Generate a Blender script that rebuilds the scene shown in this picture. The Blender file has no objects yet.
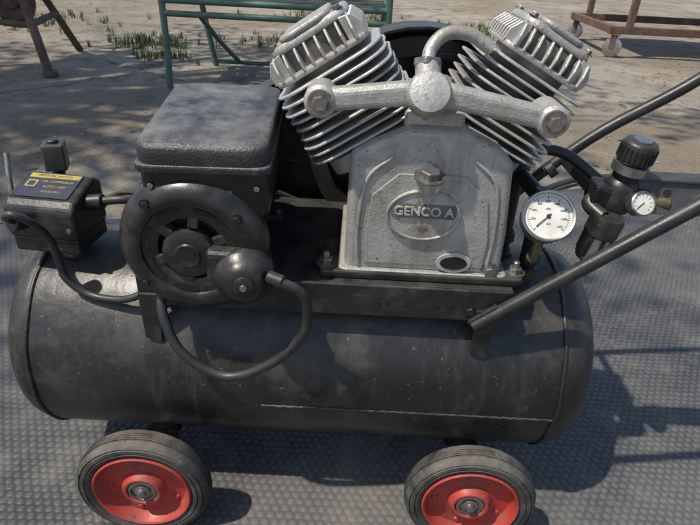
import bpy, math, random
from mathutils import Vector, Matrix, noise
random.seed(7)
D=bpy.data
scene=bpy.context.scene
COL=bpy.context.collection
V=Vector
# ---------------------------------------------------------------- materials
def new_mat(name):
    m=D.materials.new(name); m.use_nodes=True
    nt=m.node_tree; b=nt.nodes["Principled BSDF"]
    return m,nt,b
def N(nt,t,**k):
    n=nt.nodes.new(t)
    for a,v in k.items(): setattr(n,a,v)
    return n
def noise_n(nt,scale,detail=6,rough=.6,vec=None):
    n=N(nt,"ShaderNodeTexNoise"); n.inputs["Scale"].default_value=scale
    n.inputs["Detail"].default_value=detail; n.inputs["Roughness"].default_value=rough
    if vec: nt.links.new(vec,n.inputs["Vector"])
    return n
def ramp(nt,src,p0,p1,c0=(0,0,0,1),c1=(1,1,1,1)):
    r=N(nt,"ShaderNodeValToRGB"); r.color_ramp.elements[0].position=p0; r.color_ramp.elements[1].position=p1
    r.color_ramp.elements[0].color=c0; r.color_ramp.elements[1].color=c1
    nt.links.new(src,r.inputs[0]); return r
def mixc(nt,fac,a,b):
    m=N(nt,"ShaderNodeMix",data_type='RGBA')
    for s,i in ((fac,0),(a,6),(b,7)):
        if isinstance(s,(int,float)): m.inputs[i].default_value=s
        elif isinstance(s,tuple): m.inputs[i].default_value=(s[0],s[1],s[2],1)
        else: nt.links.new(s,m.inputs[i])
    return m.outputs[2]
def scl(nt,src,k):
    m=N(nt,"ShaderNodeMath",operation='MULTIPLY'); nt.links.new(src,m.inputs[0])
    if isinstance(k,(int,float)): m.inputs[1].default_value=k
    else: nt.links.new(k,m.inputs[1])
    return m.outputs[0]
def mat(name,c1,c2=None,scale=30,lo=.4,hi=.65,rough=.5,rough2=None,metal=0,bump=.1,bscale=200,bdist=.001,
        spots=None,sscale=60,slo=.62,shi=.7,dust=None,dustamt=.5,patch=None,pscale=7,plo=.48,phi=.7,pamt=.7,scratch=None,runs=None):
    m,nt,b=new_mat(name)
    tc=N(nt,"ShaderNodeTexCoord").outputs["Object"]
    n1=noise_n(nt,scale,vec=tc); f=ramp(nt,n1.outputs[0],lo,hi)
    col=mixc(nt,f.outputs[0],c1,c2 or c1)
    rextra=None
    if patch:
        n4=noise_n(nt,pscale,10,.72,tc); g4=ramp(nt,n4.outputs[0],plo,phi); fp=scl(nt,g4.outputs[0],pamt)
        col=mixc(nt,fp,col,patch); rextra=fp
    if spots:
        n2=noise_n(nt,sscale,8,.7,tc); g=ramp(nt,n2.outputs[0],slo,shi)
        col=mixc(nt,g.outputs[0],col,spots)
    if runs:   # dirt that has run down the surface
        gp=N(nt,"ShaderNodeNewGeometry"); mr_=N(nt,"ShaderNodeMapping"); mr_.inputs["Scale"].default_value=(38,20,5)
        nt.links.new(gp.outputs["Position"],mr_.inputs[0]); nr=noise_n(nt,1,8,.7,mr_.outputs[0]); gr=ramp(nt,nr.outputs[0],.52,.70)
        col=mixc(nt,scl(nt,gr.outputs[0],.6),col,runs)
    if scratch:
        mp_=N(nt,"ShaderNodeMapping"); mp_.inputs["Rotation"].default_value=(.5,.9,.4); mp_.inputs["Scale"].default_value=(9,140,140)
        nt.links.new(tc,mp_.inputs[0]); ns=noise_n(nt,1,3,.5,mp_.outputs[0]); gs_=ramp(nt,ns.outputs[0],.68,.73)
        col=mixc(nt,scl(nt,gs_.outputs[0],.6),col,scratch)
    if dust:
        ge=N(nt,"ShaderNodeNewGeometry"); sx=N(nt,"ShaderNodeSeparateXYZ"); nt.links.new(ge.outputs["Normal"],sx.inputs[0])
        r=ramp(nt,sx.outputs[2],.35,1.0); n3=noise_n(nt,22,8,.7,tc); r3=ramp(nt,n3.outputs[0],.35,.7)
        col=mixc(nt,scl(nt,scl(nt,r.outputs[0],r3.outputs[0]),dustamt),col,dust)
    nt.links.new(col,b.inputs["Base Color"])
    b.inputs["Metallic"].default_value=metal
    rr=N(nt,"ShaderNodeMapRange"); nt.links.new(f.outputs[0],rr.inputs[0]); rr.inputs[3].default_value=rough; rr.inputs[4].default_value=rough2 if rough2 is not None else rough
    ro=rr.outputs[0]
    if rextra:
        a=N(nt,"ShaderNodeMath",operation='MULTIPLY_ADD',use_clamp=True); nt.links.new(rextra,a.inputs[0]); a.inputs[1].default_value=.3; nt.links.new(ro,a.inputs[2]); ro=a.outputs[0]
    nt.links.new(ro,b.inputs["Roughness"])
    if bump:
        nb=noise_n(nt,bscale,4,.6,tc); bp=N(nt,"ShaderNodeBump"); bp.inputs["Strength"].default_value=bump; bp.inputs["Distance"].default_value=bdist
        nt.links.new(nb.outputs[0],bp.inputs["Height"]); nt.links.new(bp.outputs[0],b.inputs["Normal"])
    return m
M_tank=mat("tank_black_paint",(.009,.009,.009),(.018,.0175,.017),9,.35,.7,.34,.5,bump=.35,bscale=50,bdist=.003,spots=(.15,.135,.115),sscale=75,slo=.64,shi=.75,dust=(.17,.155,.135),dustamt=.45,patch=(.10,.09,.076),pscale=6.5,plo=.50,phi=.74,pamt=.75,scratch=(.14,.13,.115),runs=(.055,.05,.043))
M_black=mat("black_paint",(.011,.011,.011),(.025,.024,.023),25,.4,.7,.36,.5,bump=.3,bscale=260,dust=(.15,.14,.125),dustamt=.35,patch=(.095,.078,.06),pscale=16,plo=.52,phi=.75,pamt=.5,scratch=(.13,.11,.095))
M_motor=mat("motor_black_enamel",(.009,.009,.009),(.020,.0195,.019),30,.35,.7,.28,.4,bump=.35,bscale=160,spots=(.17,.14,.105),sscale=90,slo=.68,shi=.74,dust=(.17,.16,.145),dustamt=.35,patch=(.085,.072,.058),pscale=14,plo=.51,phi=.75,pamt=.65)
M_lid=mat("lid_textured_black",(.018,.018,.0185),(.034,.034,.035),12,.35,.7,.30,.42,bump=.8,bscale=260,bdist=.002,dust=(.33,.325,.31),dustamt=.5,patch=(.10,.095,.088),pscale=18,plo=.5,phi=.72,pamt=.5,scratch=(.16,.155,.15))
M_dark=mat("recess_shade_and_dark_glass",(.006,.006,.006),(.012,.011,.010),30,rough=.8,bump=0)  # near-black stands in for shade inside openings; also the dark sight glass
M_alu=mat("cast_aluminium_paint",(.45,.445,.42),(.34,.33,.305),14,.35,.7,.42,.54,metal=.35,bump=.75,bscale=190,bdist=.0014,spots=(.09,.07,.045),sscale=130,slo=.59,shi=.68,patch=(.19,.155,.11),pscale=12,plo=.48,phi=.73,pamt=.8,runs=(.20,.165,.12))
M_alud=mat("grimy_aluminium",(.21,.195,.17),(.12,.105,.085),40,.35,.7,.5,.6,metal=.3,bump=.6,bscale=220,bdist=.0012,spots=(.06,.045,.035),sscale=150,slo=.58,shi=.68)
M_alu2=mat("fin_aluminium",(.52,.515,.495),(.38,.37,.35),18,.35,.7,.38,.5,metal=.35,bump=.4,bscale=180,bdist=.001,spots=(.13,.10,.07),sscale=90,slo=.62,shi=.71,patch=(.20,.165,.12),pscale=15,plo=.47,phi=.72,pamt=.8)
M_steel=mat("steel_bolt",(.30,.285,.27),(.17,.15,.13),90,.4,.65,.35,.5,metal=.8,bump=.2,spots=(.13,.07,.035),sscale=150,slo=.57,shi=.68)
M_plate=mat("dirty_steel_plate",(.12,.115,.11),(.07,.065,.06),40,.35,.7,.4,.55,metal=.6,bump=.25,spots=(.14,.08,.045),sscale=90,slo=.6,shi=.72)
M_brass=mat("old_brass",(.20,.165,.10),(.10,.085,.055),60,rough=.5,metal=.7)
M_rub=mat("tyre_rubber",(.022,.022,.022),(.06,.058,.054),20,.4,.7,.65,.8,bump=.3,bscale=220,spots=(.16,.14,.115),sscale=50,slo=.6,shi=.72,dust=(.23,.20,.17),dustamt=.6,patch=(.15,.135,.11),pscale=13,plo=.45,phi=.7,pamt=.75)
M_red=mat("red_rim_paint",(.42,.036,.024),(.29,.026,.019),22,.4,.7,.45,.62,bump=.2,spots=(.10,.05,.04),sscale=70,slo=.56,shi=.68,patch=(.20,.095,.07),pscale=24,plo=.42,phi=.68,pamt=.8)
M_cable=mat("black_cable",(.018,.018,.018),(.03,.03,.03),40,rough=.45,bump=.1,dust=(.15,.14,.13),dustamt=.4)
M_white=mat("gauge_face_white",(.62,.61,.57),(.50,.485,.44),30,rough=.5,bump=0)
M_blk=mat("print_black",(.02,.02,.02),rough=.6,bump=0)
M_navy=mat("label_dark_blue",(.02,.028,.06),(.04,.045,.07),30,rough=.5,bump=0)
M_yel=mat("yellow_label",(.45,.34,.07),(.32,.24,.06),40,rough=.55,bump=0,spots=(.08,.07,.04),sscale=60)
M_rim=mat("gauge_steel",(.46,.455,.44),(.32,.31,.29),40,rough=.3,metal=.9,bump=.05)
M_rust=mat("rusty_iron",(.13,.07,.042),(.08,.05,.035),25,.35,.65,.75,.9,bump=.5,bscale=90,bdist=.003,spots=(.22,.15,.10),sscale=40,patch=(.19,.165,.14),pscale=5,pamt=.8)
M_green=mat("green_chair_paint",(.08,.145,.11),(.06,.11,.085),14,.4,.65,.4,.55,bump=.15,spots=(.17,.15,.11),sscale=50,slo=.60,shi=.70,dust=(.2,.2,.17),dustamt=.4)
M_chdark=mat("chair_slats_shaded",(.06,.075,.065),(.035,.045,.04),20,rough=.8)  # darker slat colour with the seat's inner shading put into it
M_leaf=mat("dry_leaf",(.20,.13,.05),(.11,.085,.035),60,rough=.7,bump=0)
M_grass=mat("weed_grass",(.055,.10,.025),(.10,.12,.04),5,rough=.6,bump=0)
M_pebble=mat("pebble_stone",(.34,.29,.23),(.20,.17,.14),30,rough=.85,bump=.3)
M_bark=mat("tree_bark",(.10,.08,.06),(.05,.04,.03),12,rough=.9,bump=.8,bscale=30,bdist=.02)
M_foli=mat("tree_foliage",(.05,.10,.025),(.035,.07,.02),3,rough=.6,bump=0)

def ground_material():
    m,nt,b=new_mat("yard_concrete_and_dirt")
    tc=N(nt,"ShaderNodeTexCoord").outputs["Object"]
    n1=noise_n(nt,.7,8,.62,tc); n2=noise_n(nt,4,12,.72,tc); n3=noise_n(nt,38,10,.78,tc); n5=noise_n(nt,.45,6,.6,tc)
    base=mixc(nt,ramp(nt,n1.outputs[0],.40,.60).outputs[0],(.26,.205,.145),(.37,.325,.27))
    base=mixc(nt,scl(nt,ramp(nt,n5.outputs[0],.47,.58).outputs[0],.7),base,(.20,.165,.125))
    base=mixc(nt,ramp(nt,n2.outputs[0],.50,.66).outputs[0],base,(.145,.115,.08))
    base=mixc(nt,scl(nt,ramp(nt,n3.outputs[0],.50,.64).outputs[0],.7),base,(.13,.10,.07))
    w=noise_n(nt,130,4,.7,tc)
    base=mixc(nt,scl(nt,ramp(nt,w.outputs[0],.56,.68).outputs[0],.7),base,(.45,.39,.31))
    mo=noise_n(nt,1.6,8,.7,tc)
    base=mixc(nt,scl(nt,ramp(nt,mo.outputs[0],.56,.66).outputs[0],.7),base,(.10,.11,.05))
    vo=N(nt,"ShaderNodeTexVoronoi",feature='DISTANCE_TO_EDGE'); vo.inputs["Scale"].default_value=.42
    ad=N(nt,"ShaderNodeVectorMath",operation='ADD'); nn=noise_n(nt,3,8,.65,tc)
    sc=N(nt,"ShaderNodeVectorMath",operation='SCALE'); sc.inputs[3].default_value=.4
    nt.links.new(nn.outputs[1],sc.inputs[0]); nt.links.new(tc,ad.inputs[0]); nt.links.new(sc.outputs[0],ad.inputs[1]); nt.links.new(ad.outputs[0],vo.inputs["Vector"])
    cr=ramp(nt,vo.outputs["Distance"],.002,.009,(1,1,1,1),(0,0,0,1))
    base=mixc(nt,scl(nt,cr.outputs[0],ramp(nt,n2.outputs[0],.42,.5).outputs[0]),base,(.10,.085,.06))
    nt.links.new(base,b.inputs["Base Color"]); b.inputs["Roughness"].default_value=.92
    ma=N(nt,"ShaderNodeMath",operation='ADD'); nt.links.new(n3.outputs[0],ma.inputs[0]); nt.links.new(n2.outputs[0],ma.inputs[1])
    bp=N(nt,"ShaderNodeBump"); bp.inputs["Strength"].default_value=.8; bp.inputs["Distance"].default_value=.025
    nt.links.new(ma.outputs[0],bp.inputs["Height"]); nt.links.new(bp.outputs[0],b.inputs["Normal"])
    return m
def mat_material():
    m,nt,b=new_mat("studded_rubber")
    tc=N(nt,"ShaderNodeTexCoord").outputs["Object"]
    wob=noise_n(nt,4,4,.5,tc); sc=N(nt,"ShaderNodeVectorMath",operation='SCALE'); sc.inputs[3].default_value=.02
    ad=N(nt,"ShaderNodeVectorMath",operation='ADD'); nt.links.new(wob.outputs[1],sc.inputs[0]); nt.links.new(tc,ad.inputs[0]); nt.links.new(sc.outputs[0],ad.inputs[1])
    s=.0165; P=V((1/s,1/(s*.866),0))
    def M2(op,a,c=None):
        n=N(nt,"ShaderNodeMath",operation=op)
        for i,x in enumerate((a,c)):
            if x is None: continue
            if isinstance(x,(int,float)): n.inputs[i].default_value=x
            else: nt.links.new(x,n.inputs[i])
        return n.outputs[0]
    sp=N(nt,"ShaderNodeSeparateXYZ"); nt.links.new(ad.outputs[0],sp.inputs[0])
    yy=M2('MULTIPLY',sp.outputs[1],P.y); row=M2('FLOOR',yy); fy=M2('SUBTRACT',M2('SUBTRACT',yy,row),.5)
    off=M2('MULTIPLY',M2('MODULO',M2('ABSOLUTE',row),2),.5)
    xx=M2('ADD',M2('MULTIPLY',sp.outputs[0],P.x),off); fx=M2('SUBTRACT',M2('SUBTRACT',xx,M2('FLOOR',xx)),.5)
    d=M2('SQRT',M2('ADD',M2('MULTIPLY',fx,fx),M2('MULTIPLY',M2('MULTIPLY',fy,fy),.75)))
    st=ramp(nt,d,.22,.42,(1,1,1,1),(0,0,0,1))
    n1=noise_n(nt,2.2,9,.7,tc); n2=noise_n(nt,34,9,.75,tc); n3=noise_n(nt,.9,6,.6,tc); n4=noise_n(nt,9,9,.7,tc)
    top=mixc(nt,ramp(nt,n1.outputs[0],.38,.62).outputs[0],(.060,.062,.067),(.110,.110,.110))
    low=mixc(nt,ramp(nt,n1.outputs[0],.38,.62).outputs[0],(.030,.031,.034),(.070,.068,.066))
    col=mixc(nt,st.outputs[0],low,top)
    col=mixc(nt,scl(nt,ramp(nt,n2.outputs[0],.52,.70).outputs[0],.55),col,(.18,.165,.14))
    col=mixc(nt,scl(nt,ramp(nt,n4.outputs[0],.52,.68).outputs[0],.5),col,(.16,.148,.128))
    col=mixc(nt,scl(nt,ramp(nt,n3.outputs[0],.48,.66).outputs[0],.55),col,(.155,.143,.125))
    nt.links.new(col,b.inputs["Base Color"]); 
    rr=N(nt,"ShaderNodeMapRange"); nt.links.new(n1.outputs[0],rr.inputs[0]); rr.inputs[3].default_value=.42; rr.inputs[4].default_value=.75; nt.links.new(rr.outputs[0],b.inputs["Roughness"])
    bp=N(nt,"ShaderNodeBump"); bp.inputs["Strength"].default_value=.55; bp.inputs["Distance"].default_value=.0018
    nt.links.new(st.outputs[0],bp.inputs["Height"]); nt.links.new(bp.outputs[0],b.inputs["Normal"])
    return m
# ---------------------------------------------------------------- mesh helpers
import bmesh
def frame(o,z,x=None):
    z=V(z).normalized(); x=V(x) if x is not None else (V((1,0,0)) if abs(z.x)<.9 else V((0,1,0)))
    y=z.cross(x).normalized(); x=y.cross(z)
    m=Matrix((x,y,z)).transposed().to_4x4(); m.translation=V(o); return m
def mk(name,vs,fs,M,m,parent,smooth=40,bevel=0,seg=2):
    me=D.meshes.new(name); me.from_pydata([tuple(v) for v in vs],[],fs); me.update()
    bm=bmesh.new(); bm.from_mesh(me); bmesh.ops.recalc_face_normals(bm,faces=bm.faces); bm.to_mesh(me); bm.free()
    me.materials.append(m)
    if smooth:
        for p in me.polygons: p.use_smooth=True
        me.set_sharp_from_angle(angle=math.radians(smooth))
    ob=D.objects.new(name,me); COL.objects.link(ob)
    if M is not None: ob.matrix_world=M
    if parent is not None: ob.parent=parent
    if bevel:
        b=ob.modifiers.new("bevel",'BEVEL'); b.width=bevel; b.segments=seg; b.limit_method='ANGLE'; b.angle_limit=math.radians(35)
        if smooth:
            for p in me.polygons: p.use_smooth=False
    return ob
def lathe(name,prof,M,m,parent,seg=48,smooth=35,arc=1.0):
    vs=[];fs=[];k=len(prof)
    for i in range(seg):
        a=2*math.pi*i/seg
        for r,z in prof: vs.append((r*math.cos(a),r*math.sin(a),z))
    for i in range(seg):
        j=(i+1)%seg
        for q in range(k-1): fs.append((i*k+q,j*k+q,j*k+q+1,i*k+q+1))
    ob=mk(name,vs,fs,M,m,parent,smooth)
    bm=bmesh.new(); bm.from_mesh(ob.data); bmesh.ops.remove_doubles(bm,verts=bm.verts,dist=1e-6); 
    bmesh.ops.recalc_face_normals(bm,faces=bm.faces); bm.to_mesh(ob.data); bm.free()
    if smooth: ob.data.set_sharp_from_angle(angle=math.radians(smooth))
    return ob
def cyl(name,a,b,r,m,parent,seg=24,ch=.0015,r2=None):
    a=V(a);b=V(b);L=(b-a).length; r2=r if r2 is None else r2; ch=min(ch,L*.3,r*.3)
    return lathe(name,[(0,0),(r-ch,0),(r,ch),(r2,L-ch),(r2-ch,L),(0,L)],frame(a,b-a),m,parent,seg)
def box(name,c,s,m,parent,rot=None,bevel=.003,seg=2):
    x,y,z=[q/2 for q in s]
    vs=[(i*x,j*y,k*z) for i in(-1,1) for j in(-1,1) for k in(-1,1)]
    fs=[(0,1,3,2),(4,6,7,5),(0,4,5,1),(2,3,7,6),(0,2,6,4),(1,5,7,3)]
    M=Matrix.Translation(V(c))
    if rot is not None:
        M=M@(rot if isinstance(rot,Matrix) else Matrix.Rotation(rot[2],4,'Z')@Matrix.Rotation(rot[1],4,'Y')@Matrix.Rotation(rot[0],4,'X'))
    return mk(name,vs,fs,M,m,parent,0,bevel,seg)
def prism(name,poly,z0,z1,M,m,parent,bevel=.002,top=1.0,seg=2):
    n=len(poly); vs=[(x,y,z0) for x,y in poly]+[(x*top,y*top,z1) for x,y in poly]
    fs=[tuple(range(n))[::-1],tuple(range(n,2*n))]+[(i,(i+1)%n,n+(i+1)%n,n+i) for i in range(n)]
    return mk(name,vs,fs,M,m,parent,0 if bevel else 35,bevel,seg)
def rrect(w,h,r,n=5):
    out=[]
    for cx,cy,a0 in((w/2-r,h/2-r,0),(-w/2+r,h/2-r,90),(-w/2+r,-h/2+r,180),(w/2-r,-h/2+r,270)):
        for i in range(n+1):
            a=math.radians(a0+90*i/n); out.append((cx+r*math.cos(a),cy+r*math.sin(a)))
    return out
def smoothpts(P,sub=10):
    P=[V(p) for p in P]
    if len(P)<3: return P
    Q=[2*P[0]-P[1]]+P+[2*P[-1]-P[-2]]; out=[]
    for i in range(1,len(Q)-2):
        a,b,c,d=Q[i-1:i+3]
        for s in range(sub):
            t=s/sub; out.append(.5*((2*b)+(c-a)*t+(2*a-5*b+4*c-d)*t*t+(3*b-a-3*c+d)*t**3))
    out.append(P[-1]); return out
def tube(name,P,r,m,parent,sub=10,seg=14,closed=False):
    P=smoothpts(P,sub) if sub>1 else [V(p) for p in P]
    vs=[];fs=[];n=len(P)
    t=(P[1]-P[0]).normalized(); u=t.orthogonal().normalized()
    for i,p in enumerate(P):
        t=(P[min(i+1,n-1)]-P[max(i-1,0)]).normalized(); u=(u-t*u.dot(t)).normalized(); w=t.cross(u)
        rr=r[min(int(i*len(r)/n),len(r)-1)] if isinstance(r,(list,tuple)) else r
        for k in range(seg):
            a=2*math.pi*k/seg; vs.append(p+rr*(math.cos(a)*u+math.sin(a)*w))
    for i in range(n-1):
        for k in range(seg):
            l=(k+1)%seg; fs.append((i*seg+k,i*seg+l,(i+1)*seg+l,(i+1)*seg+k))
    fs.append(tuple(range(seg))[::-1]); fs.append(tuple((n-1)*seg+k for k in range(seg)))
    return mk(name,vs,fs,None,m,parent,50)
def hexbolt(name,o,d,r,h,m,parent,washer=True):
    hx=[(r*math.cos(math.radians(60*i+17)),r*math.sin(math.radians(60*i+17))) for i in range(6)]
    M=frame(o,d)
    prism(name,hx,0,h,M,m,parent,bevel=r*.12)
    if washer: lathe(name+"_washer",[(0,0),(r*1.45,0),(r*1.45,h*.18),(0,h*.18)],M,m,parent,24)
def text(name,s,size,M,m,parent,ext=.001):
    c=D.curves.new(name,'FONT'); c.body=s; c.size=size; c.align_x='CENTER'; c.align_y='CENTER'; c.extrude=ext; c.bevel_depth=ext*.3
    o=D.objects.new(name,c); COL.objects.link(o); dg=bpy.context.evaluated_depsgraph_get(); me=D.meshes.new_from_object(o.evaluated_get(dg))
    D.objects.remove(o); me.name=name; me.materials.clear(); me.materials.append(m)
    ob=D.objects.new(name,me); COL.objects.link(ob); ob.matrix_world=M; ob.parent=parent; return ob
def empty(name):
    e=D.objects.new(name,None); COL.objects.link(e); return e
X=V((1,0,0));Yv=V((0,1,0));Zv=V((0,0,1))
AC=empty("air_compressor")
# ================================================================ TANK
AZ=.272; R=.18
XL,XR=-.496,.342
def tankprofile():
    pr=[]
    n=22
    for i in range(n+1):
        a=math.pi/2*i/n; rr=(R-.001)*math.sin(a)**.60; pr.append((rr,XL-.064*math.cos(a)**.95))
    pr.append((R,XL+.004)); pr.append((R,XR-.004))
    for i in range(n+1):
        a=math.pi/2*(1-i/n); rr=(R-.001)*math.sin(a)**.62; pr.append((max(rr,0),XR+.078*max(math.cos(a),0)**.95))
    return pr
lathe("tank_shell",tankprofile(),frame((0,0,AZ),X,Yv),M_tank,AC,128,45)
for i,xs in enumerate((XL+.002,XR-.002)):
    pts=[(xs+.0006*math.sin(a*.37),(R+.0002+.0003*math.sin(a*2.1))*math.cos(a*math.pi/90),AZ+(R+.0002+.0003*math.sin(a*2.1))*math.sin(a*math.pi/90)) for a in range(181)]
    tube("tank_weld_%d"%i,pts,.0034,M_tank,AC,1,8)
pts=[(-.13+(XR+.13)*i/80,-.1788-.0005*math.sin(i*1.7),.252+.0007*math.sin(i*2.3)) for i in range(81)]
tube("tank_seam",pts,.0026,M_tank,AC,1,8)
cyl("end_port",(XR+.07,0,AZ+.005),(XR+.096,0,AZ+.005),.02,M_black,AC); hexbolt("end_plug",(XR+.096,0,AZ+.005),X,.013,.012,M_steel,AC)
cyl("end_port_b",(XL-.058,0,AZ),(XL-.080,0,AZ),.02,M_black,AC); hexbolt("end_plug_b",(XL-.080,0,AZ),-X,.013,.012,M_black,AC)
cyl("drain_port",(-.18,-.03,AZ-R-.02),(-.18,-.03,AZ-R+.02),.014,M_brass,AC)
# ================================================================ WHEELS
def wheel(tag,c,sy,r=.113,w=.044,yaw=0):
    d=V((math.sin(yaw),-sy*math.cos(yaw),0)); M=frame(c,d,Zv)
    h=w
    ty=[(r*.71,-h),(r*.78,-h-.001),(r*.90,-h+.001),(r*.965,-h+.006),(r*.99,-h+.013)]
    for q in range(4):
        z=-h+.015+q*(h-.03)/4; s=(h-.03)/4
        ty+=[(r,z),(r,z+s*.62),(r*.978,z+s*.7),(r*.978,z+s*.95)]
    ty+=[(r*.99,-.013),(r*.965,-.005),(r*.93,-.001),(r*.915,-.003),(r*.90,0),(r*.85,.0005),(r*.835,-.002),(r*.82,.0005),(r*.775,-.001),(r*.74,-.004),(r*.71,-.006)]
    lathe("tyre_"+tag,ty,M,M_rub,AC,72,30)
    rim=[(r*.735,-.010),(r*.735,-.0015),(r*.715,.001),(r*.69,-.001),(r*.665,-.012),(r*.62,-.019),(r*.45,-.020),(r*.34,-.015),(r*.30,-.005),(r*.27,-.001),(r*.235,-.001),(r*.22,-.004),(r*.22,-.014),(0,-.014)]
    lathe("rim_"+tag,rim,M,M_red,AC,64,28)
    lathe("rim_back_"+tag,[(r*.715,-h),(r*.68,-h+.012),(r*.2,-h+.01),(0,-h+.01)],M,M_red,AC,48)
    lathe("bearing_"+tag,[(r*.21,-.013),(r*.21,-.003),(r*.175,-.002),(r*.165,-.006),(r*.12,-.006),(r*.115,-.002),(r*.075,-.001),(r*.07,.004),(0,.006)],M,M_steel,AC,32)
    for k in range(5):
        a=2*math.pi*k/5+.4; q=M@V((r*.53*math.cos(a),r*.53*math.sin(a),-.0195))
        lathe("rim_rivet_%s_%d"%(tag,k),[(0,.004),(.004,.003),(.006,0)],frame(q,d),M_red,AC,12)
wheel("fl",(-.320,-.246,.109),1,.109,yaw=.02)
wheel("fr",(.218,-.240,.108),1,.108,yaw=-.05)
wheel("bl",(-.320,.232,.109),-1,.109); wheel("br",(.218,.232,.109),-1,.109)
for i,x in enumerate((-.320,.218)):
    cyl("axle_%d"%i,(x,-.21,.109),(x,.21,.109),.009,M_steel,AC)
    for s in(-1,1):
        box("axle_bracket_%d_%d"%(i,s),(x,s*.12,.135),(.05,.006,.09),M_black,AC)
    box("axle_saddle_%d"%i,(x,0,.112+.012),(.06,.25,.006),M_black,AC)
# ================================================================ MOUNTING BEAM
Pt=.475
box("mount_plate",(-.035,-.005,Pt-.003),(.55,.29,.006),M_black,AC,bevel=.0015)
box("mount_lip",(-.035,-.1535,Pt-.026),(.55,.006,.053),M_black,AC,bevel=.002)
box("mount_lip_back",(-.035,.142,Pt-.026),(.55,.006,.053),M_black,AC,bevel=.002)
for i,x in enumerate((-.292,.205)):
    for s in(-1,1):
        prism("mount_leg_%d_%d"%(i,s),[(-.014,-.03),(.010,-.04),(.016,.05),(-.016,.05)],0,.006,frame((x,s*.157,.395),(0,s,0),(1,0,0)),M_black,AC,.001)
    box("mount_web_%d"%i,(x,0,.455),(.008,.28,.03),M_black,AC,bevel=.001)
for x in(.045,.058,.13,.15): cyl("lip_hole_shade",(x,-.1575,.447),(x,-.1567,.447),.0042,M_dark,AC,12,ch=.0001)  # dark discs on the solid lip, painted as shaded holes
for x in(-.25,-.20,.18): hexbolt("lip_bolt",(x,-.1568,.44),-Yv,.007,.005,M_black,AC)
# ================================================================ MOTOR
mc=V((-.210,0,.542)); Fy=-.205
Mm=frame((mc.x,Fy,mc.z),-Yv,X)
lathe("motor_body",[(0,-.30),(.05,-.298),(.066,-.285),(.076,-.265),(.076,-.075),(.082,-.073),(.082,-.055)],Mm,M_motor,AC,72)
for k in range(40):
    a=2*math.pi*k/40
    if .9<a<2.3: continue
    q=Mm@V((.0772*math.cos(a),.0772*math.sin(a),-.165)); box("motor_rib",q,(.006,.18,.0028),M_motor,AC,rot=Matrix.Rotation(-a,4,'Y'),bevel=.0008,seg=1)
lathe("motor_end_bell",[(.080,-.050),(.092,-.048),(.0985,-.044),(.1005,-.036),(.1005,-.026),(.0975,-.016),(.090,-.008),(.084,-.003),(.078,-.001),(.070,-.001),(.066,-.003),(.064,-.008),(.064,-.03),(0,-.03)],Mm,M_motor,AC,80)
lathe("motor_recess_shade",[(0,-.0285),(.0635,-.0285)],Mm,M_dark,AC,48)  # dark disc paints the shade behind the spokes
hub=V((mc.x-.004,Fy,mc.z-.006))
lathe("motor_hub",[(0,.0),(.016,.0),(.018,-.002),(.030,-.003),(.0345,-.006),(.036,-.010),(.036,-.029)],frame(hub,-Yv,X),M_motor,AC,48)
lathe("motor_inner_ring",[(.045,-.028),(.045,-.010),(.050,-.007),(.0645,-.006),(.0645,-.028)],Mm,M_motor,AC,56)
for k in range(6):
    a=math.radians(60*k+22); c=Mm@V((.043*math.cos(a),.043*math.sin(a),-.016))
    box("motor_spoke_%d"%k,c,(.022,.018,.014),M_motor,AC,rot=Matrix.Rotation(-a,4,'Y'),bevel=.002)
for k in range(7):
    a0=math.radians(52+48*k)
    if math.radians(-75)<((a0+math.pi)%(2*math.pi)-math.pi)<math.radians(5): continue
    vs=[];fs=[]
    for j in range(9):
        a=a0+math.radians(30)*j/8
        for rr in(.055,.0625): vs.append((rr*math.cos(a),rr*math.sin(a),-.0052))
    for j in range(8): fs.append((2*j,2*j+1,2*j+3,2*j+2))
    mk("motor_vent_shade_%d"%k,vs,fs,Mm.copy(),M_dark,AC,0)  # flat dark arc on the solid ring, shade of a vent opening as colour
prism("hub_slot_shade",rrect(.022,.011,.005),0,.0006,frame(hub+V((0,-.0001,.002)),-Yv,X),M_dark,AC,0)  # dark oval laid on the hub, painted shade of its opening
for k in range(4):
    a=math.radians(90*k+38); q=Mm@V((.082*math.cos(a),.082*math.sin(a),-.003))
    hexbolt("motor_bolt_%d"%k,q,-Yv,.0055,.006,M_motor,AC)
bq=V((-.138,-.215,.514)); bd=V((.15,-1,.12))
lathe("motor_bulb",[(.040,-.03),(.040,-.004),(.037,.003),(.033,.006),(.029,.014),(.022,.022),(.015,.0245),(.0135,.0245),(.013,.030),(.009,.0315),(0,.0315)],frame(bq,bd),M_motor,AC,48)
lathe("bulb_screw",[(0,.0335),(.004,.0335),(.005,.031)],frame(bq,bd),M_steel,AC,16)
box("bulb_bridge",(-.165,-.2,.526),(.05,.03,.05),M_motor,AC,bevel=.01,seg=3)
cyl("cable_gland",(-.106,-.222,.523),(-.085,-.228,.519),.009,M_cable,AC)
for y in(-.10,.05):
    for s in(-1,1): box("motor_foot",(mc.x+s*.066,y,.482),(.05,.04,.014),M_black,AC,rot=(0,s*.12,0),bevel=.003)
    for s in(-1,1): hexbolt("motor_foot_bolt",(mc.x+s*.08,y,.487),Zv,.007,.006,M_steel,AC)
lathe("motor_pulley",[(0,-.345),(.035,-.345),(.035,-.338),(.026,-.333),(.035,-.328),(.035,-.32),(.012,-.32),(.012,-.29)],Mm,M_steel,AC,32)
rz=math.radians(3)
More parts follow.
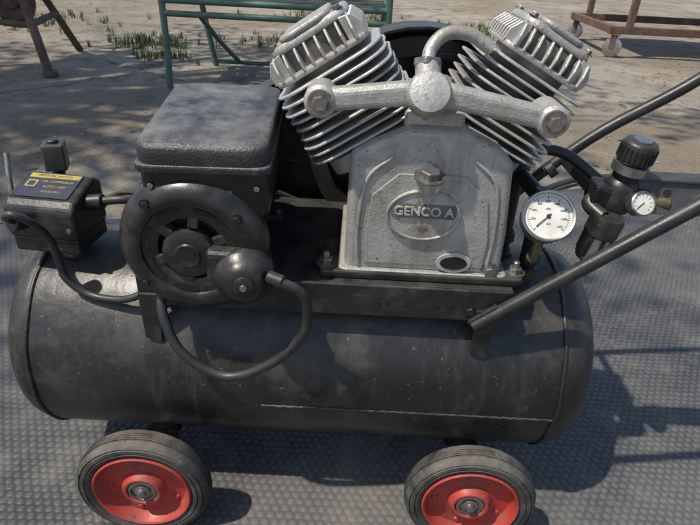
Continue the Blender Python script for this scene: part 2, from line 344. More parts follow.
def capbox():
    M=Matrix.Translation(V((-.194,-.070,.652)))@Matrix.Rotation(rz,4,'Z')@Matrix.Rotation(math.radians(5),4,'X')
    prism("capacitor_box_body",rrect(.160,.240,.014,3),-.055,.012,M,M_motor,AC,.005)
    prism("capacitor_box_lip",rrect(.170,.252,.016,3),.006,.017,M,M_lid,AC,.003)
    lv=[];lf=[]; base=rrect(.166,.247,.026,7); m=len(base)
    for sc_,z in ((1,.017),(1,.030),(.988,.0365),(.965,.0405),(.92,.0430),(.80,.0445),(.5,.0455),(.2,.0458)):
        for x,y in base: lv.append((x*sc_,y*sc_,z))
    L=8
    for q in range(L-1):
        for i in range(m): lf.append((q*m+i,q*m+(i+1)%m,(q+1)*m+(i+1)%m,(q+1)*m+i))
    lf.append(tuple((L-1)*m+i for i in range(m)))
    mk("capacitor_box_lid",lv,lf,M,M_lid,AC,60)
    for s in(-1,1):
        q=M@V((s*.066,-.1215,-.012)); hexbolt("box_screw",q,-Yv,.004,.003,M_steel,AC,False)
    prism("box_nameplate",rrect(.07,.02,.002,2),0,.0007,frame(M@V((0,-.1215,-.025)),(0,-1,.08),X),M_plate,AC,0)
capbox()
# ================================================================ PUMP
O=V((.105,-.02,.55))
poly=[(-.114,-.066),(.118,-.066),(.117,.0),(.112,.06),(.108,.106),(.085,.128),(.035,.152),(-.035,.152),(-.085,.128),(-.112,.110),(-.113,.05)]
vs=[];n=len(poly)
def ring(sc,y,dz=0): return [(O.x+px*sc,y,O.z+pz*(sc if pz>0 else 1)+dz) for px,pz in poly]
vs+=ring(.965,-.126)+ring(1.0,-.114)+ring(1.0,.07)+ring(.95,.085)
fs=[tuple(range(n)),tuple(range(3*n,4*n))[::-1]]+[(k*n+i,k*n+(i+1)%n,(k+1)*n+(i+1)%n,(k+1)*n+i) for k in range(3) for i in range(n)]
mk("crankcase",vs,fs,None,M_alu,AC,0,.007,3)
prism("crankcase_base",rrect(.250,.235,.012,3),0,.013,Matrix.Translation(V((O.x+.002,-.018,Pt+.001))),M_alu,AC,.003)
prism("pump_shoe",rrect(.30,.05,.008,3),0,.012,Matrix.Translation(V((O.x,-.115,Pt+.0005))),M_black,AC,.003)
for i,(x,y) in enumerate(((-.036,-.118),(.246,-.118))):
    cyl("pump_stud_%d"%i,(x,y,Pt+.012),(x,y,Pt+.032),.005,M_steel,AC,12)
    hexbolt("pump_base_bolt_%d"%i,(x,y,Pt+.0125),Zv,.010,.010,M_steel,AC)
fc=[(-.084,-.052),(.088,-.052),(.090,-.01),(.080,.055),(.045,.088),(-.045,.088),(-.080,.055),(-.086,-.01)]
prism("crankcase_cover",fc,0,.003,frame((O.x,-.1262,O.z+.0),-Yv,X),M_alu,AC,.0028,seg=3)
for s in(-1,1): tube("cover_rib",[V((O.x+s*.094,-.1265,.495)),V((O.x+s*.097,-.1265,.55)),V((O.x+s*.088,-.1265,.625)),V((O.x+s*.055,-.126,.660))],.003,M_alu,AC,5,10)
def ell(a,b,n=40): return [(a*math.cos(2*math.pi*i/n),b*math.sin(2*math.pi*i/n)) for i in range(n)]
bx=V((.098,-.129,.582))
# raised round boss that carries the maker's name
prism("badge_boss",ell(.052,.039),0,.0035,frame(bx+V((0,0,-.003)),-Yv,X),M_alu,AC,.003,seg=3)
tube("badge_rim",[bx+V((.0500*math.cos(a*math.pi/24),-.0035,.0365*math.sin(a*math.pi/24)-.003)) for a in range(49)],.0022,M_alu,AC,1,8)
prism("badge_band",rrect(.090,.021,.006),.0035,.0045,frame(bx+V((0,0,.004)),-Yv,X),M_alud,AC,0)
text("badge_letters","GENCO A",.0185,frame(bx+V((0,-.0048,.004)),-Yv,X),M_alu2,AC,.0018)
prism("badge_dot",ell(.008,.0035,16),.0035,.0048,frame(bx+V((0,0,-.020)),-Yv,X),M_alud,AC,0)
cyl("filler_boss",(.099,-.120,.628),(.099,-.148,.632),.017,M_alu,AC)
cyl("filler_neck",(.099,-.144,.618),(.099,-.144,.641),.0105,M_alu,AC,16)
hexbolt("filler_cap",(.099,-.144,.640),V((0,-.2,1)),.0145,.013,M_steel,AC)
sg=V((.150,-.1295,.506))
prism("sight_ring",ell(.026,.0165),0,.003,frame(sg,-Yv,X),M_alu2,AC,.001)
prism("sight_glass",ell(.0195,.0105),.003,.0036,frame(sg,-Yv,X),M_dark,AC,0)
hexbolt("drain_plug",(.205,-.127,.494),-Yv,.009,.010,M_steel,AC)
def cylinder(tag,ang,yc,off,ds=0,hw=.140):
    d=V((math.sin(ang),0,math.cos(ang))); side=V((math.cos(ang),0,-math.sin(ang)))
    o=V((O.x,yc,O.z))+side*off+d*ds
    F=lambda s: frame(o+d*s,d,side)
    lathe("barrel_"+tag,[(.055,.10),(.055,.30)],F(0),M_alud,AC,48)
    prism("barrel_foot_"+tag,rrect(.135,.125,.03),.125,.150,F(0),M_alu,AC,.003)
    nf=9
    for k in range(nf):
        s=.158+k*.0122; w=.170-.0012*k+.003*math.sin(k*1.3)
        pl=[];base=rrect(w,w*.98,.040,6); m=len(base)
        for i in range(m):
            x0,y0=base[i]; x1,y1=base[(i+1)%m]
            L=math.hypot(x1-x0,y1-y0); steps=1 if L<.02 else 6
            for q in range(steps): pl.append((x0+(x1-x0)*q/steps,y0+(y1-y0)*q/steps))
        pl=[(x*(1+random.uniform(-.010,.010)),y*(1+random.uniform(-.010,.010))) for x,y in pl]
        Fm=F(0)@Matrix.Rotation(random.uniform(-.010,.010),4,'X')
        prism("fin_%s_%d"%(tag,k),pl,s,s+.0036,Fm,M_alu2,AC,.0010,seg=1)
    u=hw/.140
    prism("head_base_"+tag,rrect(hw,hw,.02),.268,.276,F(0),M_alu,AC,.003)
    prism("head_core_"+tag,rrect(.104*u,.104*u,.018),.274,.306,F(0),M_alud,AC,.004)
    for sd in range(4):
        for q in range(8):
            t=(-.056+.016*q+random.uniform(-.001,.001))*u
            Mr_=F(0)@Matrix.Rotation(math.pi/2*sd,4,'Z')
            prism("head_rib_%s_%d_%d"%(tag,sd,q),[(.045*u,.274),(.0715*u,.274),(.0715*u,.288),(.062*u,.303),(.045*u,.306)],-.0018,.0018,Mr_@Matrix.Translation(V((0,t,0)))@Matrix.Rotation(math.pi/2,4,'X'),M_alu2,AC,.001,seg=1)
    prism("head_cover_"+tag,rrect(.120*u,.120*u,.024),.303,.315,F(0),M_alu,AC,.005,top=.96,seg=3)
    prism("head_cover_boss_"+tag,rrect(.076*u,.118*u,.018),.314,.322,F(0),M_alu,AC,.004,seg=3)
    for sx in(-1,1):
        for sy in(-1,1):
            q=F(0)@V((sx*.049*u,sy*.043*u,.3145)); hexbolt("head_bolt_%s"%tag,q,d,.0055,.005,M_steel,AC)
cylinder("left",math.radians(-33),-.030,-.011,-.004,.136); cylinder("right",math.radians(28),-.012,.014,-.012,.128)
# ---- front manifold
mL=V((-.047,-.134,.732)); mR=V((.243,-.134,.722)); mC=V((.085,-.136,.744))
out=[(mL.x,mL.z+.014),(mC.x-.03,mC.z+.0155),(mC.x+.03,mC.z+.0155),(mR.x,mR.z+.014),(mR.x,mR.z-.014),(mC.x+.03,mC.z-.0145),(mC.x-.03,mC.z-.0145),(mL.x,mL.z-.014)]
prism("manifold",out,-.0135,.0135,frame((0,-.134,0),-Yv,X),M_alu,AC,.0085,seg=4)
for i,q in enumerate((mL,mR)):
    cyl("manifold_end_%d"%i,q+V((0,.04,0)),q+V((0,-.016,0)),.0205,M_alu,AC,32,ch=.004)
    hexbolt("manifold_bolt_%d"%i,q+V((0,-.0158,0)),-Yv,.0105,.010,M_steel,AC)
lathe("manifold_boss",[(.02,-.03),(.025,-.02),(.0275,-.006),(.0275,.006),(.024,.012),(.012,.0145),(0,.015)],frame(mC+V((0,-.010,.004)),V((0,-.9,.45))),M_alu,AC,40)
cyl("manifold_neck",mC+V((0,.005,.01)),mC+V((-.002,.02,.036)),.016,M_alu,AC,24,ch=.003)
hexbolt("manifold_nut",mC+V((-.002,.018,.030)),V((0,.4,1)),.019,.010,M_steel,AC,False)
tube("arched_pipe",[mC+V((-.002,.02,.03)),mC+V((.002,.035,.050)),mC+V((.02,.045,.066)),mC+V((.05,.05,.066)),mC+V((.08,.05,.05))],.0085,M_alu,AC,8,18)
box("valley_casting",(.101,-.05,.70),(.08,.13,.04),M_alu,AC,bevel=.008,seg=3)
# ================================================================ FLYWHEEL, BELT, GUARD
fw=V((.105,.15,.585)); FR=.19
Mf=frame(fw,-Yv,X)
lathe("flywheel_rim",[(FR-.03,-.02),(FR,-.02),(FR,-.012),(FR-.01,-.004),(FR,.004),(FR,.014),(FR-.03,.014),(FR-.03,-.02)],Mf,M_black,AC,72)
lathe("flywheel_hub",[(0,.03),(.03,.03),(.034,.02),(.034,-.02),(0,-.02)],Mf,M_black,AC,32)
for k in range(5):
    a=2*math.pi*k/5+.3
    box("flywheel_spoke_%d"%k,fw+V((.1*math.cos(a),0,.1*math.sin(a))),(.15,.02,.03),M_black,AC,rot=Matrix.Rotation(-a,4,'Y'),bevel=.004)
def hull2(c1,r1,c2,r2,n=40):
    pts=[(c1[0]+r1*math.cos(2*math.pi*i/n),c1[1]+r1*math.sin(2*math.pi*i/n)) for i in range(n)]+[(c2[0]+r2*math.cos(2*math.pi*i/n),c2[1]+r2*math.sin(2*math.pi*i/n)) for i in range(n)]
    pts=sorted(set(pts)); 
    def half(ps):
        h=[]
        for p in ps:
            while len(h)>1 and (h[-1][0]-h[-2][0])*(p[1]-h[-2][1])-(h[-1][1]-h[-2][1])*(p[0]-h[-2][0])<=0: h.pop()
            h.append(p)
        return h
    return half(pts)[:-1]+half(pts[::-1])[:-1]
def band(name,outer,inner,y0,y1,m,back=None):
    n=len(outer)
    vs=[];fs=[]
    cx=sum(p[0] for p in outer)/n; cz=sum(p[1] for p in outer)/n
    for (x,z) in outer:
        dx,dz=x-cx,z-cz; L=math.hypot(dx,dz); ix,iz=x-dx/L*inner[0],z-dz/L*inner[0]
        vs+=[(x,y0,z),(x,y1,z),(ix,y1,iz),(ix,y0,iz)]
    for i in range(n):
        j=(i+1)%n
        for q in range(4): fs.append((i*4+q,j*4+q,j*4+(q+1)%4,i*4+(q+1)%4))
    mk(name,vs,fs,None,m,AC,30)
band("drive_belt",hull2((fw.x,fw.z),FR+.001,(mc.x,mc.z),.034),[.008],.146,.156,M_cable)
og=hull2((fw.x,fw.z),FR+.018,(mc.x,mc.z+.02),.085)
band("belt_guard_band",og,[.004],.115,.19,M_black)
mk("belt_guard_back",[(x,.190,z) for x,z in og]+[(x,.194,z) for x,z in og],[tuple(range(len(og))),tuple(range(len(og),2*len(og)))[::-1]]+[(i,(i+1)%len(og),len(og)+(i+1)%len(og),len(og)+i) for i in range(len(og))],None,M_black,AC,0)
# ================================================================ PRESSURE SWITCH
S=V((-.461,-.055,.512)); Ms=Matrix.Translation(S)@Matrix.Rotation(math.radians(-5),4,'Z')
def sw(name,poly,w,m,off=0,bevel=.004):
    n=len(poly); vs=[(-w/2+off,y,z) for y,z in poly]+[(w/2+off,y,z) for y,z in poly]
    fs=[tuple(range(n)),tuple(range(n,2*n))[::-1]]+[(i,(i+1)%n,n+(i+1)%n,n+i) for i in range(n)]
    return mk(name,vs,fs,Ms.copy(),m,AC,0,bevel,3)
sw("switch_base",[(-.042,-.045),(.045,-.045),(.045,-.018),(-.042,-.018)],.104,M_black)
sw("switch_cover",[(-.046,-.020),(.048,-.020),(.048,.048),(.03,.058),(-.034,.040),(-.046,.028)],.110,M_motor,bevel=.007)
a=math.atan2(.018,.064)
Ml=Ms@Matrix.Translation(V((-.001,-.002,.0502)))@Matrix.Rotation(a,4,'X')
prism("switch_label",rrect(.084,.058,.002,2),0,.0006,Ml,M_navy,AC,0)
prism("switch_label_stripe",rrect(.080,.010,.001,2),.0006,.0009,Ml@Matrix.Translation(V((0,.0215,0))),M_yel,AC,0)
prism("switch_label_frame",rrect(.016,.016,.001,2),.0006,.0009,Ml@Matrix.Translation(V((-.029,.002,0))),M_yel,AC,0)
prism("switch_label_mark",rrect(.011,.011,.001,2),.0009,.0011,Ml@Matrix.Translation(V((-.029,.002,0))),M_navy,AC,0)
for k,t in enumerate(("PRESSURE SWITCH","AIR COMPRESSOR","AUTO / OFF","CLASS 9013")):
    text("switch_label_text_%d"%k,t,(.0065,.0062,.0068,.006)[k],Ml@Matrix.Translation(V((.0 if k<1 else .010,(.0215,.008,-.004,-.016)[k],.001))),M_blk if k<1 else M_yel,AC,.0001)
for sx in(-1,1): hexbolt("switch_screw",Ms@V((sx*.046,-.047,.0)),-Yv,.004,.003,M_steel,AC,False)
tube("switch_lever",[V((-.520,-.06,.52)),V((-.524,-.055,.555)),V((-.533,-.03,.60))],.004,M_steel,AC,4,10)
cyl("switch_riser",(-.452,-.05,.40),(-.452,-.05,.475),.014,M_brass,AC,20); hexbolt("riser_nut",(-.452,-.05,.448),Zv,.022,.014,M_steel,AC,False)
cyl("riser_collar",(-.452,-.05,.40),(-.452,-.05,.440),.024,M_black,AC)
box("relief_block",(-.500,.045,.572),(.034,.034,.045),M_plate,AC,rot=(0,0,.3),bevel=.003)
cyl("relief_stem",(-.500,.045,.44),(-.500,.045,.555),.010,M_black,AC)
cyl("relief_cap",(-.500,.045,.594),(-.500,.045,.600),.009,M_black,AC)
cyl("switch_gland",(-.412,-.06,.538),(-.382,-.06,.542),.012,M_black,AC)
cyl("switch_gland_nut",(-.488,-.095,.520),(-.495,-.120,.526),.012,M_black,AC)
tube("switch_cable",[(-.492,-.11,.526),(-.487,-.14,.546),(-.470,-.15,.556),(-.452,-.14,.540),(-.441,-.125,.508),(-.437,-.122,.470),(-.430,-.125,.440),(-.401,-.128,.416),(-.36,-.135,.413),(-.325,-.14,.422),(-.29,-.13,.44)],.0058,M_cable,AC,8,12)
tube("switch_motor_cable",[(-.385,-.06,.542),(-.355,-.06,.546),(-.335,-.05,.54),(-.318,-.03,.52),(-.28,-.01,.49)],.0065,M_cable,AC,8,12)
tube("copper_line",[(-.452,-.03,.50),(-.40,.03,.515),(-.345,.06,.50),(-.28,.08,.482)],.004,M_brass,AC,8,10)
tube("motor_cable",[(-.088,-.228,.518),(-.066,-.226,.506),(-.055,-.222,.480),(-.060,-.220,.430),(-.107,-.216,.371),(-.174,-.212,.339),(-.236,-.206,.373),(-.263,-.19,.425),(-.27,-.165,.462)],.0072,M_cable,AC,10,14)
# ================================================================ GAUGE + RISERS
def riser(tag,x,y,z0,z1,r=.0115):
    cyl("riser_%s"%tag,(x,y,z0),(x,y,z1),r,M_black,AC,24)
    for i,(z,h,k) in enumerate(((z0,.03,1.7),(z0+.045,.022,1.5),(z1-.05,.03,1.45))):
        cyl("riser_%s_collar_%d"%(tag,i),(x,y,z),(x,y,z+h),r*k,M_black,AC,24,ch=.003)
riser("a",.280,-.06,.405,.60); riser("b",.258,.01,.43,.632)
cyl("riser_base",(.280,-.06,.39),(.280,-.06,.43),.026,M_steel,AC,32)
cyl("riser_cross",(.280,-.06,.585),(.258,.01,.60),.012,M_black,AC)
tube("riser_elbow",[(.258,.01,.61),(.262,.012,.630),(.285,.015,.636),(.33,.01,.630),(.38,-.03,.60)],.0085,M_black,AC,8,16)
g=V((.271,-.128,.586)); gd=V((-.12,-.78,.60))
Mg=frame(g,gd,X)@Matrix.Scale(.92,4)
RG=Mg.to_3x3().to_4x4()
lathe("gauge_case",[(0,-.03),(.035,-.03),(.037,-.028),(.037,.000),(.0400,.001),(.0400,.007),(.038,.009),(.0355,.008),(.0352,.003)],Mg,M_rim,AC,64)
lathe("gauge_face",[(0,.003),(.0355,.003)],Mg,M_white,AC,64)
for k in range(41):
    a=math.radians(225-270*k/40); L=.005 if k%5==0 else .0028
    box("gauge_tick",Mg@V((.0315*math.cos(a)-(L/2)*math.cos(a),.0315*math.sin(a)-(L/2)*math.sin(a),.0034)),(L,.0009 if k%5==0 else .0005,.0003),M_blk,AC,rot=RG@Matrix.Rotation(a,4,'Z'),bevel=0)
for k in range(0,9):
    a=math.radians(225-270*k/8)
    text("gauge_number",str(k*200),.0046,Mg@Matrix.Translation(V((.0225*math.cos(a),.0225*math.sin(a),.0034))),M_blk,AC,.0001)
text("gauge_unit","kPa",.005,Mg@Matrix.Translation(V((0,.011,.0034))),M_blk,AC,.0001)
text("gauge_unit_b","AIR",.004,Mg@Matrix.Translation(V((0,-.012,.0034))),M_blk,AC,.0001)
an=math.radians(222)
box("gauge_needle",Mg@V((.009*math.cos(an),.009*math.sin(an),.005)),(.030,.0013,.0006),M_blk,AC,rot=RG@Matrix.Rotation(an,4,'Z'),bevel=0)
lathe("gauge_pin",[(.003,.003),(.003,.006),(0,.0065)],Mg,M_blk,AC,16)
cyl("gauge_stem",g-gd.normalized()*.02+V((0,0,-.025)),g+V((.004,.03,-.085)),.008,M_brass,AC)
tube("gauge_elbow",[g+V((.004,.03,-.08)),g+V((.005,.045,-.10)),V((.280,-.06,.478))],.011,M_black,AC,6,16)
# ================================================================ REGULATOR
rg=V((.393,-.055,.60)); rd=V((.10,-.12,1)).normalized()
Mr=frame(rg,rd,X)@Matrix.Diagonal((.9,.9,1,1)); Rr=frame(rg,rd,X).to_3x3().to_4x4()
lathe("regulator_body",[(0,-.03),(.024,-.03),(.029,-.024),(.029,.012),(.025,.018),(.021,.022),(.021,.034)],Mr,M_black,AC,40)
lathe("regulator_ring",[(.022,.034),(.0285,.035),(.0285,.048),(.022,.049)],Mr,M_rim,AC,40)
lathe("regulator_knob",[(.024,.049),(.027,.052),(.0275,.076),(.025,.080),(.021,.082),(0,.082)],Mr,M_black,AC,40)
for k in range(24):
    a=2*math.pi*k/24
    box("knob_grip",Mr@V((.0275*math.cos(a),.0275*math.sin(a),.064)),(.003,.003,.020),M_black,AC,rot=Rr@Matrix.Rotation(a,4,'Z'),bevel=.0006)
lathe("knob_disc",[(.0145,.0822),(.0145,.084),(0,.084)],Mr,M_rim,AC,32)
box("regulator_port_block",rg+V((.0,.0,-.005)),(.085,.036,.034),M_black,AC,rot=Rr,bevel=.005,seg=3)
gm=frame(rg+V((.022,-.034,-.004)),V((.1,-.8,.5)),X)
lathe("small_gauge",[(0,-.014),(.017,-.014),(.018,.0),(.0185,.004),(.0165,.006),(.016,.003)],gm,M_rim,AC,32)
lathe("small_gauge_face",[(0,.003),(.016,.003)],gm,M_white,AC,32)
for k in range(11):
    a=math.radians(225-27*k); box("small_gauge_tick",gm@V((.0125*math.cos(a),.0125*math.sin(a),.0033)),(.0035,.0006,.0002),M_blk,AC,rot=gm.to_3x3().to_4x4()@Matrix.Rotation(a,4,'Z'),bevel=0)
box("small_gauge_needle",gm@V((-.004,-.003,.0042)),(.014,.0009,.0004),M_blk,AC,rot=gm.to_3x3().to_4x4()@Matrix.Rotation(.7,4,'Z'),bevel=0)
fb=V((.372,-.085,.555))
Mb=frame(fb,V((.15,-.1,1)),X); Rb=Mb.to_3x3().to_4x4()
lathe("filter_head",[(0,.02),(.022,.02),(.025,.014),(.025,-.01),(.022,-.013)],Mb,M_black,AC,32)
lathe("filter_bowl",[(.021,-.012),(.0215,-.045),(.019,-.055),(.010,-.061),(.006,-.066),(.006,-.074),(0,-.074)],Mb,M_rim,AC,32)
for k in range(8):
    a=2*math.pi*k/8; box("bowl_guard",Mb@V((.0222*math.cos(a),.0222*math.sin(a),-.030)),(.002,.005,.034),M_black,AC,rot=Rb@Matrix.Rotation(a,4,'Z'),bevel=.0005)
hexbolt("bowl_nut",fb+V((-.012,0,-.075)),V((0,0,-1)),.009,.010,M_brass,AC,False)
tube("regulator_link",[rg+V((-.03,0,-.01)),rg+V((-.04,-.005,-.02)),fb+V((-.005,.0,.015))],.011,M_black,AC,6,14)
bn=V((0,-.93,.36)); pb=V((.490,-.062,.597)); mp=frame(pb,bn,X)
prism("regulator_bracket",rrect(.19,.050,.004,2),0,.005,mp,M_plate,AC,.001)
for k,xx in enumerate((-.058,-.030,.02,.055)):
    q=mp@V((xx,.006 if k%2 else -.006,.0052))
    if k%2: lathe("bracket_hole_shade_%d"%k,[(0,.0004),(.006,.0004)],frame(q,bn),M_dark,AC,20)  # no hole cut: a dark disc paints its shade
    else: hexbolt("bracket_bolt_%d"%k,q,bn,.0095,.009,M_steel,AC)
box("bracket_flange",(.490,-.046,.6225),(.19,.036,.004),M_plate,AC,bevel=.001)
cyl("bracket_standoff",(.56,-.165,.735),(.56,-.05,.6),.007,M_black,AC)
cyl("outlet_tap",rg+V((.04,-.002,-.01)),rg+V((.075,-.01,-.012)),.011,M_brass,AC)
# ================================================================ HANDLES
ne=V((.195,-.166,.426)); nf_=V((.444,-.170,.632)); dn=(nf_-ne)
nend=ne+dn*2.25
fe=V((.265,.166,.455)); ff=V((.585,.166,.728)); fend=fe+(ff-fe)*1.55
fend.x=nend.x; fend.z=nend.z
tube("handle_near",[ne-dn*.03,nf_,nend],.0105,M_black,AC,1,18)
tube("handle_far",[fe,V((.425,.168,.612)),ff,fend],.0105,M_black,AC,8,18)
cyl("handle_grip",nend+V((0,-.01,0)),fend+V((0,.01,0)),.015,M_cable,AC)
box("handle_foot",(.205,-.164,.432),(.05,.010,.03),M_black,AC,rot=(0,-math.atan2(dn.z,dn.x),0),bevel=.002)
cyl("handle_joint",(.36,.166,.545),(.372,.166,.556),.016,M_black,AC)
box("handle_strap",(.385,.05,.575),(.012,.24,.022),M_black,AC,bevel=.002)
# ================================================================ SETTING
def grid(name,x0,x1,y0,y1,nx,ny,f,m,thick=0):
    vs=[];fs=[]
    for j in range(ny+1):
        for i in range(nx+1):
            x=x0+(x1-x0)*i/nx; y=y0+(y1-y0)*j/ny; vs.append(f(x,y))
    for j in range(ny):
        for i in range(nx): a=j*(nx+1)+i; fs.append((a,a+1,a+nx+2,a+nx+1))
    ob=mk(name,vs,fs,None,m,None,60)
    if thick:
        s=ob.modifiers.new("s",'SOLIDIFY'); s.thickness=thick; s.offset=-1
    return ob
def gx(t): return math.copysign(abs(t)**2.6*400,t)
def gf(u,v):
    x=gx(u); y=gx(v)+2
    r=math.hypot(x,y)
    z=-.006+ (.012*noise.noise(V((x*1.2,y*1.2,0))) if y>.9 and r<40 else 0)
    if r<40: z=min(z,.004)
    return (x,y,z)
grid("ground",-1,1,-1,1,220,220,gf,ground_material())
def mf(u,v):
    x=-2.6+5.8*u; 
    y0=.43+(x+2.6)*.285
    y=-1.9+(y0+1.9)*v
    z=.008
    if math.hypot(x,y)>.75: z+=.012*max(0,noise.noise(V((x*1.6,y*1.6,3))))*min(1,(math.hypot(x,y)-.75)*2)
    return (x,y+.015*noise.noise(V((x*3,0,0))),z)
grid("rubber_mat",0,1,0,1,120,100,mf,mat_material(),.007)
def litter(name,n,region,size,m,leaf=True,z0=.004):
    vs=[];fs=[]
    for _ in range(n):
        x,y=region(); a=random.uniform(0,6.28); s=size*random.uniform(.5,1.5); b=len(vs)
        if leaf:
            c,sn=math.cos(a),math.sin(a); t=random.uniform(-.4,.4)
            for lx,ly,lz in((-1,0,0),(-.3,.45,.15+t*.3),(.4,.38,.1),(1,0,.25),(.4,-.38,-.0),(-.3,-.45,.15-t*.3)):
                vs.append((x+s*(lx*c-ly*sn),y+s*(lx*sn+ly*c),z0+s*.25+s*lz*.6))
            fs+= [(b,b+1,b+2,b+3),(b,b+3,b+4,b+5)]
        else:
            for lx,ly,lz in((1,0,0),(0,1,0),(-1,0,0),(0,-1,0),(.2,.1,.8)):
                q=random.uniform(.6,1.2); vs.append((x+s*q*(lx*math.cos(a)-ly*math.sin(a)),y+s*q*(lx*math.sin(a)+ly*math.cos(a)),z0-.002+s*lz*q))
            fs+=[(b,b+1,b+4),(b+1,b+2,b+4),(b+2,b+3,b+4),(b+3,b,b+4)]
    return mk(name,vs,fs,None,m,None,0)
def bgreg():
    while True:
        x=random.uniform(-5,6); y=random.uniform(.6,9)
        if random.random()>.25+1.6*max(0,noise.noise(V((x*.8,y*.8,5)))+.15): continue
        if y>.45+(x+2.6)*.285+.03: return x,y
litter("fallen_leaves",700,bgreg,.022,M_leaf)
litter("gravel",3500,bgreg,.007,M_pebble,False)
litter("mat_debris",150,lambda:(random.uniform(-1.1,1.6),random.uniform(-.5,.9)),.006,M_leaf,True,.010)
# low weeds growing in patches of the yard, one object
gv=[];gfc=[]
for cx,cy,rr,nn in((-1.9,4.6,.5,60),(-.6,5.0,.6,70),(-2.9,2.5,.4,50),(.9,4.6,.5,50),(-1.65,3.9,.25,30),(1.6,6.5,.8,60),(-3.6,5.5,.9,90),(-.2,7.2,1.0,80)):
    for _ in range(nn):
        tx,ty_=cx+random.gauss(0,rr*.5),cy+random.gauss(0,rr*.4)
        for _b in range(9):
            a=random.uniform(0,6.28); h=random.uniform(.03,.085); l=random.uniform(.01,.045); wd=.004
            bx_,by_=tx+random.gauss(0,.015),ty_+random.gauss(0,.015); k=len(gv)
            gv+=[(bx_-wd*math.sin(a),by_+wd*math.cos(a),-.01),(bx_+wd*math.sin(a),by_-wd*math.cos(a),-.01),(bx_+l*.4*math.cos(a)+wd*.7*math.sin(a),by_+l*.4*math.sin(a)-wd*.7*math.cos(a),h*.6),(bx_+l*.4*math.cos(a)-wd*.7*math.sin(a),by_+l*.4*math.sin(a)+wd*.7*math.cos(a),h*.6),(bx_+l*math.cos(a),by_+l*math.sin(a),h)]
            gfc+=[(k,k+1,k+2,k+3),(k+3,k+2,k+4)]
mk("grass",gv,gfc,None,M_grass,None,0)
# ---- green garden chair
CH=empty("garden_chair")
yf,yb=2.92,3.62; xl,xr=-1.25,.16; zs=.50
r=.021
tube("front_leg",[(xl,yf,0),(xl+.01,yf,.25),(xl,yf,.95)],r,M_green,CH,1)
tube("front_leg_b",[(xr,yf,0),(xr,yf,.95)],r,M_green,CH,1)
tube("back_leg",[(xl+.12,yb+.1,0),(xl+.06,yb,.5),(xl-.02,yb+.15,1.1)],r,M_green,CH,1)
tube("back_leg_b",[(xr-.05,yb+.1,0),(xr,yb,.5),(xr,yb+.15,1.1)],r,M_green,CH,1)
for i,(z,y) in enumerate(((zs+.03,yf),(zs-.045,yf),(zs+.02,yb))): tube("rail_%d"%i,[(xl,y,z),(xr,y,z)],.019,M_green,CH,1)
for i,x in enumerate((xl,xr)):
    tube("side_rail_%d"%i,[(x,yf,zs+.02),(x,yb,zs+.02)],.018,M_green,CH,1); tube("arm_%d"%i,[(x,yf,.93),(x,yb+.12,.95)],.02,M_green,CH,1)
tube("foot_bar",[(-1.16,3.72,.03),(-.92,3.72,.03),(-.15,3.72,.03),(.1,3.72,.03)],.016,M_green,CH,1)
tube("brace",[(-1.02,yf,zs-.04),(-.98,3.2,.28),(-.94,3.72,.03)],.017,M_green,CH,4)
for k in range(9):
    y=yf+.07+k*(yb-yf-.12)/8
    box("slat_%d"%k,((xl+xr)/2,y,zs+.03),(xr-xl-.03,.045,.006),M_chdark,CH,bevel=.001)
for k in range(5): box("back_slat_%d"%k,((xl+xr)/2,yb+.06+k*.018,.66+k*.085),(xr-xl-.03,.008,.05),M_chdark,CH,bevel=.001)
# ---- rusty stand at left
ST=empty("rusty_iron_stand")
tube("leg_1",[(-2.13,3.09,.0),(-2.28,3.25,.38),(-2.42,3.4,.75)],.030,M_rust,ST,1,12)
tube("leg_2",[(-2.72,3.2,0),(-2.6,3.35,.4),(-2.48,3.45,.75)],.028,M_rust,ST,1,12)
tube("leg_3",[(-2.35,4.05,.0),(-2.42,3.8,.4),(-2.45,3.5,.75)],.028,M_rust,ST,1,12)
tube("cross_bar",[(-2.26,3.22,.30),(-2.62,3.32,.30)],.022,M_rust,ST,1,10)
tube("cross_bar_b",[(-2.26,3.22,.30),(-2.40,3.88,.30)],.022,M_rust,ST,1,10)
lathe("gear_housing",[(0,-.06),(.12,-.06),(.14,-.04),(.14,.04),(.12,.06),(.05,.06),(.05,.10),(0,.10)],frame((-2.45,3.4,.42),(.4,-1,.2)),M_rust,ST,32)
prism("top_plate",rrect(.5,.5,.03),.75,.78,Matrix.Translation(V((-2.45,3.45,0))),M_rust,ST,.004)
cyl("foot_pad",(-2.12,3.08,.0),(-2.12,3.08,.03),.05,M_rust,ST); cyl("foot_pad_b",(-2.73,3.19,0),(-2.73,3.19,.03),.05,M_rust,ST)
# ---- rusty trolley at right
TR=empty("steel_trolley")
def caster(x,y,z=.09):
    lathe("caster_wheel",[(0,-.02),(.02,-.025),(.03,-.018),(.08,-.02),(.09,-.014),(.09,.014),(.08,.02),(.03,.018),(.02,.025),(0,.02)],frame((x,y,z),(.5,1,0)),M_rim,TR,28)
    for s in(-1,1): box("caster_fork",(x+s*.022,y+s*.035,z+.05),(.05,.006,.13),M_rust,TR,rot=(0,0,-.46),bevel=.002)
    box("caster_top",(x,y,z+.12),(.09,.09,.01),M_rust,TR)
for x,y in((2.50,5.15),(4.4,5.15),(2.50,6.3),(4.4,6.3)): caster(x,y)
for y in(5.15,6.3): box("base_bar",(3.45,y,.25),(2.05,.07,.07),M_rust,TR,bevel=.004)
for x in(2.47,4.43): box("base_bar_s",(x,5.725,.25),(.07,1.08,.066),M_rust,TR,bevel=.004)
for x in(2.62,4.3):
    for y in(5.15,6.3): box("post",(x,y,.68),(.06,.06,.79),M_rust,TR,bevel=.004)
box("table_top",(3.45,5.72,1.10),(2.1,1.3,.04),M_rust,TR)
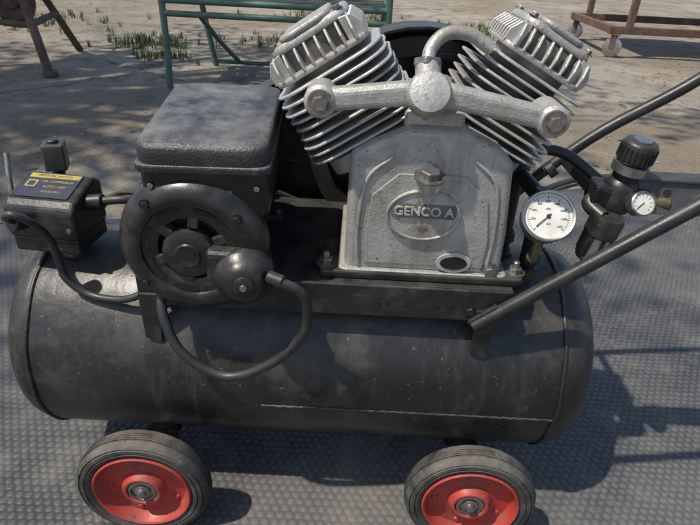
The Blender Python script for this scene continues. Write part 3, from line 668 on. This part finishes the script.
HO=empty("garden_hose"); tube("hose",[(.75,1.35,.02),(1.0,1.55,.02),(1.25,1.60,.02),(1.6,1.50,.02),(2.1,1.55,.02),(2.8,1.9,.02)],.014,M_cable,HO,8)
# ---- garden tree beside the yard: its crown throws the dappled shade
TT=empty("garden_tree")
tb=V((-5.2,1.2,0))
tube("trunk",[tb,tb+V((.15,.1,1.2)),tb+V((.5,.2,2.2)),tb+V((1.0,.4,3.2))],[.17,.15,.13,.10,.08],M_bark,TT,6,14)
cr=V((-2.5,2.15,3.9)); rad=V((2.9,3.0,.9))
lv=[];lf=[]
def leafq(c,s):
    n=V((random.gauss(0,1),random.gauss(0,1),random.gauss(0,1)+.8)).normalized(); u=n.orthogonal().normalized(); w=n.cross(u)
    a=random.uniform(0,6.28); u,w=u*math.cos(a)+w*math.sin(a),w*math.cos(a)-u*math.sin(a); b=len(lv)
    lv.extend([c-u*s,c+w*s*.5-u*.2*s,c+u*s,c-w*s*.5-u*.2*s]); lf.append((b,b+1,b+2,b+3))
for k in range(80):
    while True:
        q=V((random.uniform(-1,1),random.uniform(-1,1),random.uniform(-1,1)))
        if q.length<1: break
    c=cr+V((q.x*rad.x,q.y*rad.y,q.z*rad.z))
    root=tb+V((1.0,.4,3.1)); mid=root.lerp(c,.55)+V((0,0,.25))
    tube("branch_%d"%k,[root,mid,c],[.045,.03,.018,.010],M_bark,TT,4,6)
    for _ in range(70): leafq(c+V((random.gauss(0,.22),random.gauss(0,.22),random.gauss(0,.16))),random.uniform(.04,.085))
mk("crown_leaves",lv,lf,None,M_foli,TT,0)
# ================================================================ LIGHT
w=D.worlds.new("World"); scene.world=w; w.use_nodes=True
nt=w.node_tree; bg=nt.nodes["Background"]; sky=nt.nodes.new("ShaderNodeTexSky"); sky.sky_type='NISHITA'; sky.sun_disc=False
Sd=V((-.42,-.22,.88)).normalized()
el=math.asin(Sd.z); az=math.atan2(Sd.x,Sd.y)
sky.sun_elevation=el; sky.sun_rotation=az
nt.links.new(sky.outputs[0],bg.inputs[0]); bg.inputs[1].default_value=.15
L=D.lights.new("sun",'SUN'); L.energy=5.0; L.angle=math.radians(1.0); L.color=(1,.93,.81)
so=D.objects.new("sun",L); COL.objects.link(so); so.rotation_euler=(-Sd).to_track_quat('-Z','Y').to_euler()
# ================================================================ CAMERA
p=math.radians(30); rho=math.radians(3)
Fv=V((0,math.cos(p),-math.sin(p))); Rv=V((1,0,0)); Uv=V((0,math.sin(p),math.cos(p)))
r_=Rv*math.cos(rho)+Uv*math.sin(rho); u_=-Rv*math.sin(rho)+Uv*math.cos(rho)
cam=D.cameras.new("camera"); cam.sensor_width=36; cam.lens=28.8; cam.clip_end=2000; cam.clip_start=.02
co=D.objects.new("camera",cam); COL.objects.link(co)
Mx=Matrix((r_,u_,-Fv)).transposed().to_4x4(); Mx.translation=V((0,-.84,.907)); co.matrix_world=Mx
scene.camera=co
scene.view_settings.view_transform='Standard'; scene.view_settings.look='None'; scene.view_settings.exposure=0
